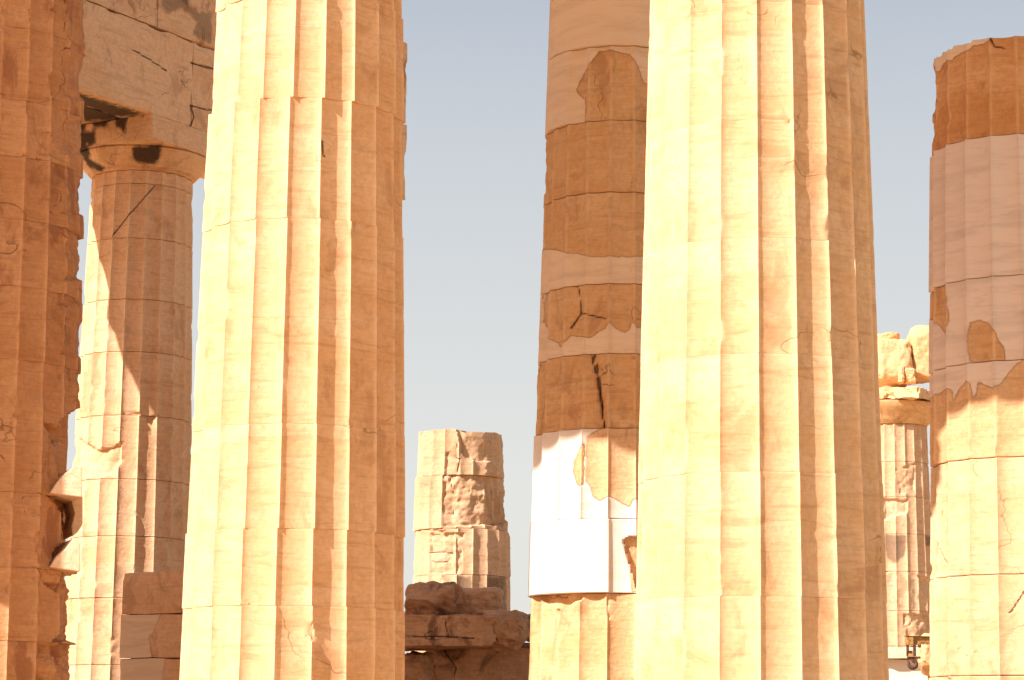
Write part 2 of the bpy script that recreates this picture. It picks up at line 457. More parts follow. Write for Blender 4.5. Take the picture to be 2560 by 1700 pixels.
        nz = fbm(V, 2.5, 4, seed + 60); k = 1 - 0.010 * nz - 0.12 * broken * np.clip(nz, 0, 1)
        V[:, :2] *= k[:, None]
        Wd = V + np.array([s.X, s.Y, 0]); PX, PY = project(Wd); ppm = F / hypot(s.X, s.Y)
        sa = np.full(len(V), -1.0)
        fc = (V[:, 0] * -s.X + V[:, 1] * -s.Y) > -0.2
        for poly in stain_px: sa = np.where(fc, np.maximum(sa, sdf(poly, PX, PY) / ppm), sa)
        nR = len(P); idx = np.arange(nR * n).reshape(nR, n); nx = np.roll(idx, -1, 1)
        q = np.stack([idx[:-1], nx[:-1], nx[1:], idx[1:]], -1).reshape(-1, 4).tolist()
        q.append(idx[-1].tolist()); q.append(idx[0][::-1].tolist())
        A = np.full(len(V), 1.0)
        mesh_obj('echinus', V, q, mat, s.e, dict(fresh=A * fresh, stain=sa, crack=A, tint=A * 0.4))
        if abacus:
            box('abacus', (s.X, s.Y, 9.85), (2.0, 2.0, 0.35), mat, s.e, rz=ANG, rough=0.012 + 0.05 * broken, chip=0.05 + 0.2 * broken,
                stain_px=stain_px, res=0.06, seed=seed, origin=(s.X, s.Y, 0), tint=0.3, fresh=fresh)

def box(name, base, size, mat, parent=None, rz=0.0, rough=0.01, chip=0.04, stain_px=(), old_px=(), new_px=(), cracks=(), res=0.08,
        seed=1, origin=None, tint=0.5, fresh=-1.0, tilt=(0, 0), taper=0.0, shear=None, maxn=70, sharp=32):
    """a worked stone block: base = centre of its underside in world metres, built with a worn surface"""
    sx, sy, sz = size
    n = [int(min(maxn, max(2, round(d / res)))) for d in (sx, sy, sz)]
    verts = {}; V = []; Fc = []
    def vid(i, j, k):
        key = (i, j, k)
        if key not in verts:
            verts[key] = len(V); V.append((i / n[0] - .5, j / n[1] - .5, k / n[2]))
        return verts[key]
    for ax in range(3):
        a, b_ = [x for x in range(3) if x != ax]
        for side in (0, n[ax]):
            for i in range(n[a]):
                for j in range(n[b_]):
                    c = []
                    for (u, v) in ((0, 0), (1, 0), (1, 1), (0, 1)):
                        t = [0, 0, 0]; t[ax] = side; t[a] = i + u; t[b_] = j + v; c.append(vid(*t))
                    if (side > 0) == (ax == 1): c = c[::-1]
                    Fc.append(c)
    U = np.array(V); L = U * np.array([sx, sy, sz])
    # normals outwards and distance to the box edges
    hx = np.array([sx / 2, sy / 2, sz / 2]); C = L - np.array([0, 0, sz / 2])
    dd = hx - np.abs(C)                        # distance to each pair of faces
    srt = np.sort(dd, 1); edge = srt[:, 1]     # 0 on an edge
    sd_ = np.array([seed * 7.7, seed * 3.3, seed * 5.1])
    nz = fbm(L + sd_, 3.0, 5, seed); n3 = np.stack([fbm(L + sd_ + 11 * i, 4.0, 4, seed + i) for i in range(3)], 1)
    wr = np.clip(1 - edge / max(chip * 1.6, 1e-3), 0, 1) * chip * np.clip(0.15 + 1.6 * nz, 0.06, 1.4)
    nrm = C / hx; nrm = np.where(np.abs(nrm) > 0.999, nrm, nrm * np.clip(1 - dd / (chip * 2 + 1e-3), 0, 1) * 0.7)
    ln = np.linalg.norm(nrm, axis=1, keepdims=True) + 1e-9
    L = L - nrm / ln * wr[:, None] + n3 * rough
    if taper: L[:, :2] *= (1 - taper * U[:, 2:3])
    if tilt[0] or tilt[1]:
        L[:, 2] += L[:, 0] * tilt[0] + L[:, 1] * tilt[1]
    if shear is not None: L = shear(L, U)
    c, s_ = cos(rz), sin(rz)
    Wd = np.stack([base[0] + L[:, 0] * c - L[:, 1] * s_, base[1] + L[:, 0] * s_ + L[:, 1] * c, base[2] + L[:, 2]], 1)
    PX, PY = project(Wd); ppm = F / hypot(base[0], base[1])
    fa = np.full(len(L), float(fresh)); sa = np.full(len(L), -1.0); ca = np.ones(len(L))
    for p in old_px: fa = np.minimum(fa, -sdf(p, PX, PY) / ppm)
    for p in new_px: fa = np.maximum(fa, sdf(p, PX, PY) / ppm)
    for p in stain_px: sa = np.maximum(sa, sdf(p, PX, PY) / ppm)
    for p in cracks: ca = np.minimum(ca, np.maximum(ldist(p[0], PX, PY) / ppm - p[1], 0))
    if origin is None: origin = base if parent is None else (parent.location.x, parent.location.y, parent.location.z)
    o = mesh_obj(name, Wd - np.array(origin), Fc, mat, parent, dict(fresh=fa, stain=sa, crack=ca, tint=np.full(len(L), tint)), sharp=sharp)
    if parent is None: o.location = origin
    return o

def rock(name, label, c, size, mat, seed, cat='rock', cuts=12, rz=0.0, rough=0.05, fresh=-1.0, tint=0.5, group=None, cutd=(0.72, 0.98), n=34, base=False, stain_px=()):
    """broken boulder: a ball cut by random planes, then roughened"""
    rs = np.random.RandomState(seed)
    V = []; Fc = []; vm = {}
    for ax in range(3):
        for sg in (-1, 1):
            for i in range(n):
                for j in range(n):
                    q = []
                    for (u, v) in ((0, 0), (1, 0), (1, 1), (0, 1)):
                        p = [0, 0, 0]; p[ax] = sg * n; p[(ax + 1) % 3] = 2 * (i + u) - n; p[(ax + 2) % 3] = 2 * (j + v) - n
                        k = tuple(p)
                        if k not in vm: vm[k] = len(V); V.append([x / n for x in p])
                        q.append(vm[k])
                    Fc.append(q if sg > 0 else q[::-1])
    P = np.array(V, float); P = P / (np.sum(np.abs(P)**5, 1)**(1 / 5))[:, None]   # rounded cuboid
    for _ in range(cuts):
        d = rs.normal(size=3); d /= np.linalg.norm(d)
        h = rs.uniform(*cutd) * (np.abs(d).sum()**0.5)
        e = P @ d - h
        P = P - np.where(e > 0, e, 0)[:, None] * d[None, :]
    P = P * np.array(size) / 2
    nr = P / (np.linalg.norm(P, axis=1, keepdims=True) + 1e-9)
    P = P - (P.max(0) + P.min(0)) / 2; P = P * (np.array(size) / (P.max(0) - P.min(0)))
    P = P + nr * (fbm(P + seed * 3.1, 2.2 / max(size) * 1.6, 5, seed) * rough * 2 + fbm(P + seed, 9, 4, seed + 4) * rough * 0.45)[:, None]
    cc, ss = cos(rz), sin(rz)
    P = np.stack([P[:, 0] * cc - P[:, 1] * ss, P[:, 0] * ss + P[:, 1] * cc, P[:, 2]], 1)
    sa = np.full(len(P), -1.0)
    if stain_px:
        PX, PY = project(P + np.array(c)); ppm = F / hypot(c[0], c[1])
        for p in stain_px: sa = np.maximum(sa, sdf(p, PX, PY) / ppm)
    A = np.ones(len(P))
    o = mesh_obj(name, P, Fc, mat, None, dict(fresh=A * fresh, stain=sa, crack=A, tint=A * tint), sharp=40, loc=tuple(c))
    return tag(o, label, cat, group)

# ------------------------------------------------------------------ ground (below the frame)
def sheet(name, x0, x1, y0, y1, z, mat):
    o = mesh_obj(name, [(x0, y0, z), (x1, y0, z), (x1, y1, z), (x0, y1, z)], [[0, 1, 2, 3]], mat, smooth=False)
    o['kind'] = 'structure'; return o
M_dirt = simple('dry_earth', (0.44, 0.29, 0.15), (0.34, 0.22, 0.11), 0.6, 0.95, 0, 0.05)
gm = bpy.data.materials.new('paving_marble'); nt, b = nodes(gm); q = NB(nt)
tc = q.n('ShaderNodeTexCoord'); V = q.map(tc.outputs['Object'], (1, 1, 1), (0, 0, -ANG))
br = q.n('ShaderNodeTexBrick'); q.l(V, br.inputs['Vector']); br.inputs['Scale'].default_value = 0.8
br.inputs['Color1'].default_value = (0.52, 0.35, 0.17, 1); br.inputs['Color2'].default_value = (0.47, 0.31, 0.145, 1)
br.inputs['Mortar'].default_value = (0.2, 0.13, 0.08, 1); br.inputs['Mortar Size'].default_value = 0.006
nn = q.noise(V, 2.5, 8, 0.65)
q.l(q.mix(q.math('MULTIPLY', q.step(nn, 0.4, 0.7), 0.5), br.outputs[0], (0.40, 0.26, 0.12)), b.inputs['Base Color'])
b.inputs['Roughness'].default_value = 0.7
sheet('ground', -900, 900, -900, 1500, -0.25, M_dirt)
sheet('temple_floor', -30, 40, -4, 75, 0.0, gm)

# ------------------------------------------------------------------ columns
G = 'fluted doric columns of the ruined temple'
def chain(col, py_joints, ztop=9.34, z0=0.0, opts=None, dz=0.022):
    zs = [col.zat(p) for p in py_joints]           # from the top joint down
    opts = opts or {}
    zs = [ztop] + zs
    for i in range(len(zs) - 1):
        o = dict(opts.get(i, {})); z = o.pop('dz', dz)
        col.drum(zs[i + 1], zs[i], z, **o)
    o = dict(opts.get(len(zs) - 1, {})); z = o.pop('dz', dz)
    low = zs[-1]
    col.drum(max(low - 0.95, z0), low, z, **o)
    if low - 0.95 > z0 + 0.1: col.drum(z0, low - 0.95, 0.06)

# -- the two big sunlit columns
C2 = Column('doric_column', 'large sunlit fluted column left of the open sky, in front of the rubble pile', (-1.751, 19.8), 5.05 + 9, G, M_main, 2, 14)
k = dict(rough=0.002, chip=0.22, edge=0.0015, edgew=0.014, arr=0.006, gap=0.0004, bev=0.001)
def mk(**kw): d = dict(k); d.update(kw); return d
chain(C2, [-26, 238, 542, 792, 1058, 1321, 1514], opts={
    0: mk(dz=0.06),
    1: mk(off=(0.012, 0.0), turn=0.35, tint=0.31, stain=[]),
    2: mk(off=(-0.008, 0), tint=0.47, 
          breaks=[([(952, 330), (985, 325), (990, 345), (955, 350)], 0.015, 0.015), ([(955, 380), (985, 378), (985, 400), (958, 402)], 0.012, 0.015)],
          cracks=[([(809, 352), (812, 385), (818, 388)], 0.001, 0.01)]),
    3: mk(tint=0.39), 4: mk(tint=0.47, breaks=[([(668, 890), (682, 888), (684, 902), (670, 904)], 0.02, 0.015)]),
    5: mk(tint=0.49, breaks=[([(655, 1275), (666, 1272), (668, 1286), (656, 1287)], 0.03, 0.01), ([(880, 1330), (935, 1325), (930, 1350), (900, 1400), (885, 1380)], 0.012, 0.02)], off=(0.004, 0)),
    6: mk(tint=0.41, off=(-0.008, 0), breaks=[([(890, 1335), (935, 1330), (915, 1380), (895, 1395)], 0.02, 0.02), ([(598, 1488), (625, 1508), (600, 1512)], 0.03, 0.012)]),
    7: mk(tint=0.45, breaks=[([(765, 1560), (785, 1555), (788, 1600), (770, 1590)], 0.03, 0.02), ([(820, 1600), (850, 1610), (846, 1700), (830, 1690)], 0.03, 0.02)]),
}, dz=0.02)
C2.capital()

C3 = Column('doric_column', 'largest sunlit fluted column, right of the centre, hiding half of the patched column', (1.82, 17.6), -5.9, G, M_main, 3, 14)
chain(C3, [-5, 293, 591, 882, 1178, 1490], opts={
    0: mk(dz=0.06),
    1: mk(tint=0.43), 2: mk(tint=0.45, breaks=[([(1952, 296), (1984, 290), (1990, 320), (1960, 326)], 0.045, 0.02, 0.01)]),
    3: mk(tint=0.41), 4: mk(tint=0.43, breaks=[([(1884, 850), (1900, 846), (1902, 885), (1888, 893)], 0.035, 0.02), ([(2070, 1090), (2080, 1085), (2078, 1125), (2066, 1120)], 0.03, 0.015),
          ([(1980, 860), (1988, 858), (1990, 895), (1984, 900)], 0.02, 0.01)]),
    5: mk(tint=0.49, off=(0.004, 0), breaks=[([(1780, 1430), (1805, 1425), (1806, 1492), (1784, 1492)], 0.025, 0.02)]),
    6: mk(tint=0.45),
}, dz=0.02)
C3.capital()

# -- dark ruined column at the left edge
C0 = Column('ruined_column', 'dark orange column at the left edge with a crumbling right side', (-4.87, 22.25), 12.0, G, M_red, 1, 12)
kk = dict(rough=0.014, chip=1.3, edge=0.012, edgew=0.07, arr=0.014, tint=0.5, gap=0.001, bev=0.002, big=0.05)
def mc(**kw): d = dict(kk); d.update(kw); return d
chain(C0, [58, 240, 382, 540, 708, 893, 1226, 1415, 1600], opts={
    0: mc(tint=0.3, dz=0.03, breaks=[([(52, 10), (78, 20), (74, 60), (50, 58)], 0.03, 0.015, 0.02), ([(172, -20), (230, -20), (230, 120), (186, 108), (170, 80)], 0.03, 0.03, 0.02)]),
    1: mc(breaks=[([(125, 190), (150, 170), (175, 150), (230, 140), (230, 250), (125, 240)], 0.05, 0.02, 0.02)]),
    2: mc(tint=0.2, breaks=[([(110, 320), (150, 345), (175, 290), (230, 300), (230, 390), (100, 395)], 0.06, 0.03, 0.05)], dz=0.018),
    3: mc(tint=0.8, breaks=[([(135, 400), (160, 440), (160, 500), (130, 530), (230, 545), (230, 395)], 0.05, 0.03, 0.05)], dz=0.018),
    4: mc(breaks=[([(150, 560), (176, 600), (185, 650), (165, 700), (230, 710), (230, 545)], 0.06, 0.04, 0.05)], dz=0.018),
    5: mc(tint=0.7, breaks=[([(118, 800), (165, 790), (170, 885), (125, 890)], 0.035, 0.015, 0.02), ([(130, 740), (170, 770), (230, 750), (230, 700), (130, 700)], 0.05, 0.03, 0.04),
                  ([(180, 800), (230, 800), (230, 893), (176, 893)], 0.03, 0.03, 0.03)], dz=0.018),
    6: mc(tint=0.3, breaks=[([(188, 890), (230, 890), (230, 1010), (188, 1000)], 0.03, 0.03, 0.04),
                  ([(105, 1046), (130, 1054), (168, 1066), (230, 1000), (230, 1240), (160, 1240), (150, 1165), (128, 1080)], 0.22, 0.05, 0.05),
                  ([(150, 1050), (230, 1000), (230, 1120), (170, 1110)], 0.30, 0.05, 0.06)], dz=0.016),
    7: mc(breaks=[([(88, 1335), (112, 1320), (118, 1412), (92, 1414)], 0.04, 0.02, 0.02), ([(60, 1240), (100, 1236), (110, 1290), (70, 1300)], 0.03, 0.015, 0.02), ([(125, 1232), (230, 1228), (230, 1418), (130, 1418), (150, 1370), (165, 1320), (150, 1260)], 0.17, 0.04, 0.08)], dz=0.016),
    8: mc(tint=0.2, breaks=[([(95, 1440), (150, 1450), (165, 1425), (230, 1420), (230, 1610), (130, 1610), (170, 1560), (160, 1500)], 0.12, 0.05, 0.08)], dz=0.018),
    9: mc(breaks=[([(95, 1600), (230, 1605), (230, 1720), (100, 1720)], 0.10, 0.04, 0.09)], dz=0.018),
}, dz=0.022)
C0.capital(broken=0.3)

# -- column with its capital at the upper left
C1 = Column('doric_column', 'column with black stained capital under the stone beam, upper left', (-5.437, 34.6), 8.9 + 4.8, G, M_ash, 5, 10)
k1 = dict(rough=0.006, chip=0.6, edge=0.012, edgew=0.06, arr=0.010)
def m1(**kw): d = dict(k1); d.update(kw); return d
chain(C1, [591, 745, 877, 1037, 1197, 1340, 1495, 1663], ztop=9.34, opts={
    0: m1(tint=0.5, cracks=[([(390, 462), (345, 510), (300, 560), (278, 590)], 0.001, 0.01)]),
    1: m1(tint=0.4), 2: m1(tint=0.5), 3: m1(tint=0.6, breaks=[([(300, 1020), (400, 1035), (395, 1060), (340, 1050), (300, 1045)], 0.05, 0.03)]),
    4: m1(tint=0.5, breaks=[([(180, 1080), (240, 1120), (310, 1100), (305, 1150), (290, 1180), (250, 1197), (180, 1197)], 0.09, 0.05, 0.03),
                            ([(345, 1035), (395, 1035), (385, 1100), (375, 1090)], 0.05, 0.03)]),
    5: m1(tint=0.3), 6: m1(tint=0.45, breaks=[([(385, 1350), (450, 1345), (450, 1420), (400, 1410)], 0.05, 0.02, 0.03)]), 7: m1(tint=0.5, breaks=[([(170, 1495), (235, 1495), (225, 1540), (180, 1560)], 0.05, 0.03)]), 8: m1(tint=0.3)}, dz=0.025)
C1S = [[(326, 366), (406, 360), (398, 398), (390, 412), (352, 410), (330, 400)],
       [(185, 330), (212, 322), (228, 395), (262, 418), (250, 430), (225, 420), (205, 395), (190, 365)],
       [(180, 300), (215, 300), (214, 330), (240, 322), (238, 360), (180, 365)],
       [(225, 300), (272, 295), (270, 320), (232, 318)], [(284, 292), (330, 284), (318, 300), (312, 335), (300, 320), (288, 318)],
       [(345, 280), (362, 278), (360, 292), (352, 290)]]
C1.capital(stain_px=C1S)

# -- patched column behind the big right one
X6 = lambda *p: [(1280 + x / 1.845, y / 1.845) for x, y in p]
X7 = lambda *p: [(1280 + x / 1.845, 850 + y / 1.845) for x, y in p]
C4 = Column('patched_column', 'tall column patched with white marble, half hidden behind the large right column', (1.111, 24.8), -9.3, G, M_old, 7, 12)
k4 = dict(rough=0.005, chip=0.45, edge=0.022, edgew=0.08, arr=0.005)
def m4(**kw): d = dict(k4); d.update(kw); return d
chain(C4, [106, 294, 475, 706, 882, 1069.5, 1297, 1483], ztop=9.34, opts={
    0: dict(fresh=True, flute=0.0, tint=0.5, rough=0.001, chip=0.0, edge=0.004, edgew=0.01, mat=None),
    1: dict(fresh=True, rough=0.002, chip=0.0, edge=0.004, edgew=0.012, flat=[X6((100, 150), (270, 180), (262, 640), (100, 700))],
            oldp=[X6((395, 232), (450, 225), (545, 245), (590, 310), (617, 375), (640, 380), (640, 570), (440, 560), (330, 560), (330, 455), (290, 430), (285, 410), (310, 350), (345, 305))]),
    2: m4(tint=0.6, breaks=[(X6((130, 600), (200, 600), (195, 760), (150, 900), (130, 900)), 0.02, 0.02), (X6((385, 545), (420, 545), (440, 610), (445, 700), (430, 690), (400, 590)), 0.015, 0.02)]),
    3: m4(tint=0.45, newp=[X6((100, 1150), (170, 1150), (245, 1165), (290, 1165), (340, 1182), (440, 1178), (560, 1182), (700, 1180), (700, 1400), (100, 1400))]),
    4: m4(tint=0.55, newp=[X6((90, 1340), (135, 1345), (130, 1480), (160, 1560), (210, 1600), (260, 1545), (350, 1555), (430, 1510), (445, 1480), (470, 1505), (520, 1535), (545, 1520), (555, 1480), (580, 1510), (700, 1500), (700, 1700), (80, 1700))],
          cracks=[(X6((285, 1310), (298, 1360), (305, 1440), (255, 1510)), 0.002, 0.02), (X6((305, 1440), (430, 1465)), 0.0, 0.01)]),
    5: m4(tint=0.75, rough=0.012, cracks=[(X7((355, 66), (385, 180), (408, 310), (422, 400)), 0.006, 0.04), (X7((375, 66), (395, 180), (412, 310)), 0.003, 0.03)],
          breaks=[(X7((112, 90), (140, 90), (150, 440), (125, 440)), 0.03, 0.03)]),
    6: dict(fresh=True, mat=M_white, rs=1.022, rough=0.0015, chip=0.0, edge=0.003, edgew=0.01, arr=0.004, tint=0.4,
            oldp=[X7((330, 470), (300, 500), (275, 545), (265, 600), (280, 650), (305, 675), (325, 668)),
                  X7((338, 445), (395, 405), (450, 400), (700, 395), (700, 745), (562, 735), (545, 768), (500, 745), (450, 720), (425, 728), (400, 745), (365, 718), (350, 670), (334, 650))]),
    7: dict(fresh=True, mat=M_white, rs=1.022, rough=0.001, chip=0.0, edge=0.003, edgew=0.01, arr=0.004, dz=0.018,
            flat=[X7((60, 800), (447, 822), (447, 1200), (60, 1230))],
            oldp=[X7((515, 915), (545, 905), (600, 905), (600, 1165), (556, 1162), (545, 1050), (520, 960))],
            breaks=[(X7((517, 918), (545, 905), (600, 905), (600, 1140), (572, 1140), (545, 1040), (522, 950)), 0.10, 0.02, 0.02)]),
    8: m4(tint=0.4, rough=0.010, breaks=[(X7((100, 1160), (330, 1160), (315, 1200), (270, 1210), (240, 1240), (200, 1240), (120, 1215)), 0.09, 0.03, 0.02),
                                        (X7((100, 1200), (222, 1240), (225, 1330), (222, 1700), (90, 1700)), 0.035, 0.03, 0.015), (X7((430, 1160), (465, 1180), (462, 1280), (440, 1290)), 0.04, 0.02)]),
}, dz=0.02)
C4.capital()

# -- broken column at the right edge
X8 = lambda *p: [(2140 + x / 1.65, 750 + y / 1.65) for x, y in p]
XR = lambda *p: [(2260 + x / 2.24, y / 2.24) for x, y in p]
C5 = Column('broken_column', 'thick headless column cut by the right edge, pink white drums over sunlit ones', (4.782, 22.4), -11.0, G, M_main, 9, 14)
k5 = dict(rough=0.006, chip=0.5, edge=0.018, edgew=0.06, arr=0.008)
def m5(**kw): d = dict(k5); d.update(kw); return d
zt = C5.zat(80)
topl = XR((100, 330), (150, 325), (156, 325), (185, 312), (186, 290), (255, 270), (258, 250), (360, 235), (365, 217), (475, 205), (560, 200), (672, 190), (1200, 190))
C5.drum(C5.zat(330), zt, 0.018, **m5(tint=0.65, mat=M_top, top=topl, chip=0.7,
        newp=[XR((100, 280), (480, 170), (480, 212), (465, 222), (365, 255), (300, 285), (262, 318), (210, 325), (180, 382), (100, 390))],
        cracks=[(XR((480, 212), (500, 250), (560, 255)), 0.0, 0.01)],
        breaks=[(XR((130, 370), (168, 370), (165, 440), (160, 850), (130, 850)), 0.03, 0.02), (XR((140, 780), (190, 800), (195, 850), (150, 860)), 0.05, 0.02)]))
zj = [C5.zat(p) for p in (330, 685, 898, 1141, 1435, 1689)]
C5.drum(zj[1], zj[0], 0.02, mat=M_pink, fresh=True, rs=1.012, rough=0.0015, chip=0, edge=0.003, edgew=0.01, arr=0.003)
C5.drum(zj[2], zj[1], 0.018, mat=M_pink, fresh=True, rs=1.006, rough=0.0015, chip=0, edge=0.003, edgew=0.01, arr=0.003,
        oldp=[[(2310, 706), (2345, 708), (2362, 730), (2367, 790), (2361, 845), (2346, 828), (2325, 800), (2300, 800)],
              [(2420, 805), (2430, 799), (2445, 798), (2470, 810), (2488, 830), (2495, 850), (2505, 865), (2510, 900), (2420, 904), (2414, 850)]],
        breaks=[([(2420, 805), (2445, 798), (2488, 830), (2508, 870), (2510, 900), (2420, 904)], 0.015, 0.01, 0.006)])
C5.drum(zj[3], zj[2], 0.018, **m5(mat=M_pink, tint=0.35, newp=[X8((260, 180), (800, 180), (800, 240), (690, 245), (660, 262), (625, 300), (590, 345), (555, 362), (520, 348), (490, 335), (486, 380), (472, 398), (465, 345), (442, 325), (405, 370), (386, 420), (380, 368), (360, 360), (303, 398), (260, 420))],
        breaks=[(X8((386, 395), (410, 375), (440, 335), (466, 355), (470, 640), (392, 640)), 0.03, 0.05, 0.008), (X8((490, 350), (520, 362), (555, 375), (585, 370), (592, 560), (560, 645), (485, 640)), 0.03, 0.05, 0.008),
                (X8((600, 370), (650, 390), (700, 380), (700, 610), (640, 640), (610, 540)), 0.03, 0.05, 0.008)]))
C5.drum(zj[4], zj[3], 0.018, **m5(tint=0.2, off=(0.015, 0), breaks=[(X8((300, 960), (330, 1000), (345, 1060), (370, 1100), (375, 1135), (300, 1135)), 0.07, 0.03, 0.02), (X8((300, 660), (345, 665), (330, 900), (300, 900)), 0.03, 0.03, 0.02)]))
C5.drum(zj[5], zj[4], 0.018, **m5(tint=0.3, off=(0.01, 0), oldp=[], newp=[],
        cracks=[(X8((690, 1200), (630, 1285), (620, 1290)), 0.0, 0.008)],
        breaks=[(X8((400, 1440), (420, 1425), (490, 1440), (480, 1470), (440, 1470)), 0.03, 0.02)]))
C5.drum(zj[5] - 0.85, zj[5], 0.03, **m5(breaks=[(X8((300, 1548), (420, 1548), (420, 1600), (300, 1600)), 0.04, 0.02)]))
C5.drum(0, zj[5] - 0.85, 0.06)

# -- short broken column against the sky
X5 = lambda *p: [(980 + x / 2.239, 1000 + y / 2.239) for x, y in p]
C6 = Column('broken_column', 'short stub of cracked drums standing against the sky behind the rubble', (-0.872, 43.0), 1.2 - 5.5, G, M_far, 11, 10)
z6 = [C6.zat(p) for p in (1071, 1186, 1320, 1436)]
k6 = dict(rough=0.012, chip=0.8, edge=0.03, edgew=0.09, arr=0.012, dz=0.022)
def m6(**kw): d = dict(k6); d.update(kw); return d
C6.drum(z6[1], z6[0], off=(0.02, 0), top=X5((100, 185), (150, 175), (250, 162), (330, 158), (420, 172), (600, 178), (640, 192), (700, 200)), tint=0.35,
        breaks=[(X5((350, 150), (700, 150), (700, 470), (640, 470), (600, 400), (560, 350), (480, 345), (400, 320), (370, 280)), 0.12, 0.03, 0.03),
                (X5((290, 300), (360, 240), (380, 420), (285, 420)), 0.06, 0.03, 0.03)], cracks=[(X5((355, 240), (350, 320), (372, 330), (358, 400)), 0.003, 0.02)], **k6)
C6.drum(z6[2], z6[1], off=(-0.01, 0), tint=0.4, breaks=[(X5((282, 390), (700, 390), (700, 640), (640, 700), (282, 712)), 0.085, 0.02, 0.06)],
        cracks=[(X5((320, 430), (340, 500), (335, 600), (345, 640)), 0.003, 0.02)], **k6)
C6.drum(z6[3], z6[2], tint=0.2, off=(0.03, 0), breaks=[(X5((185, 740), (345, 730), (350, 980), (185, 985)), 0.08, 0.05, 0.05), (X5((345, 740), (400, 740), (380, 980), (345, 980)), 0.07, 0.03, 0.04),
        (X5((200, 720), (300, 722), (260, 770)), 0.08, 0.02)], cracks=[(X5((190, 855), (250, 848), (328, 858)), 0.0, 0.012), (X5((205, 902), (260, 908), (300, 900)), 0.0, 0.01)], **k6)
C6.drum(z6[3] - 0.95, z6[3], 0.03, tint=0.3, off=(0.02, 0), stain=[X5((352, 985), (445, 985), (445, 1090), (390, 1090), (352, 1040)), X5((530, 985), (640, 990), (640, 1260), (590, 1200), (530, 1090))])
C6.drum(0, z6[3] - 0.95, 0.06)

# -- far right column carrying a broken capital
C7 = Column('doric_column', 'distant column topped by a crushed capital, in the gap near the right edge', (9.113, 57.0), -9.1 - 0.8, G, M_far, 13, 10)
z7t = C7.zat(1056)
chain(C7, [1152, 1241, 1334, 1428, 1526, 1615], ztop=z7t, opts={
    0: m6(tint=0.4, dz=0.03), 1: m6(tint=0.35, dz=0.03, breaks=[(X8((160, 700), (250, 665), (250, 800), (180, 800)), 0.07, 0.04, 0.05)]),
    2: m6(tint=0.2, dz=0.03, breaks=[(X8((110, 815), (220, 820), (215, 880), (110, 910)), 0.09, 0.05, 0.03)]),
    3: m6(tint=0.1, dz=0.03, chip=0.1, rough=0.003, edgew=0.03, stain=[X8((120, 965), (210, 970), (205, 1050), (160, 1090), (122, 1060)), X8((290, 970), (320, 970), (320, 1020), (290, 1010))]),
    4: m6(tint=0.2, dz=0.03, breaks=[(X8((250, 1130), (330, 1150), (330, 1290), (300, 1240)), 0.10, 0.05, 0.03)],
          stain=[X8((236, 1155), (246, 1155), (246, 1275), (236, 1275))]),
    5: m6(tint=0.4, dz=0.03, off=(0.0, 0), breaks=[(X8((190, 1290), (320, 1290), (320, 1430), (200, 1430)), 0.08, 0.04, 0.07)]), 6: m6(dz=0.05)})
def low_capital(col):
    """flat, spreading echinus with the abacus broken down to a thin ragged slab"""
    n = 100; th = np.linspace(0, 2 * pi, n, endpoint=False)
    P = np.array([(0.76, 0), (0.80, 0.05), (0.84, 0.09), (0.86, 0.13), (0.93, 0.24), (1.0, 0.34), (1.05, 0.42), (1.06, 0.50), (1.0, 0.52)]); P[:, 1] += z7t
    TH, RR = np.meshgrid(th, P[:, 0]); _, ZZ = np.meshgrid(th, P[:, 1])
    V = np.stack([(RR * np.sin(TH)).ravel(), (-RR * np.cos(TH)).ravel(), ZZ.ravel()], 1)
    V[:, :2] *= (1 - 0.03 * fbm(V, 2.5, 4, 5))[:, None]
    nR = len(P); idx = np.arange(nR * n).reshape(nR, n); nx = np.roll(idx, -1, 1)
    q = np.stack([idx[:-1], nx[:-1], nx[1:], idx[1:]], -1).reshape(-1, 4).tolist()
    q.append(idx[-1].tolist()); q.append(idx[0][::-1].tolist())
    A = np.ones(len(V))
    mesh_obj('echinus', V, q, M_old, col.e, dict(fresh=-A, stain=-A, crack=A, tint=A * 0.6))
    box('abacus', (col.X, col.Y, z7t + 0.52), (2.08, 2.08, 0.30), M_old, col.e, rz=ANG, rough=0.06, chip=0.25, res=0.06, seed=4, origin=(col.X, col.Y, 0), tint=0.1)
low_capital(C7)

# ------------------------------------------------------------------ repair wedges let into the ruined column
def wedge(name, label, poly, Y, depth, mat, group=None):
    """solid prism whose outline stands at distance Y, `depth` metres thick"""
    front = [at(x, y, Y) for x, y in poly]; V = list(front)
    n = len(poly); d = np.array([-0.35, 1.0, 0.0]) * depth
    V += [p + d for p in front]
    F_ = [list(range(n))[::-1], list(range(n, 2 * n))] + [[i, (i + 1) % n, n + (i + 1) % n, n + i] for i in range(n)]
    return V, F_
def insert(poly, poly_side, Yf, depth):
    V, F_ = wedge('', '', poly, Yf, depth, None)
    V = np.array(V) - np.array([C0.X, C0.Y, 0])
    A = np.ones(len(V))
    o = mesh_obj('marble_insert', V, F_, M_ins, C0.e, dict(fresh=-A, stain=-A, crack=A, tint=-A * 0.3), smooth=False)
    bv = o.modifiers.new('bevel', 'BEVEL'); bv.width = 0.008; bv.segments = 2
    o['label'] = 'smooth pinkish marble wedge let into the broken flank'
X2 = lambda *p: [(x / 1.845, 850 + y / 1.845) for x, y in p]
insert(X2((232, 705), (262, 660), (300, 615), (345, 580), (381, 583), (378, 725)), None, 21.72, 0.75)
insert(X2((232, 1045), (262, 1000), (300, 965), (345, 910), (368, 935), (369, 1068), (310, 1060)), None, 21.72, 0.75)
insert(X2((300, 715), (382, 722), (382, 850), (360, 885), (335, 905), (330, 860), (345, 800), (330, 740)), None, 22.1, 0.5)

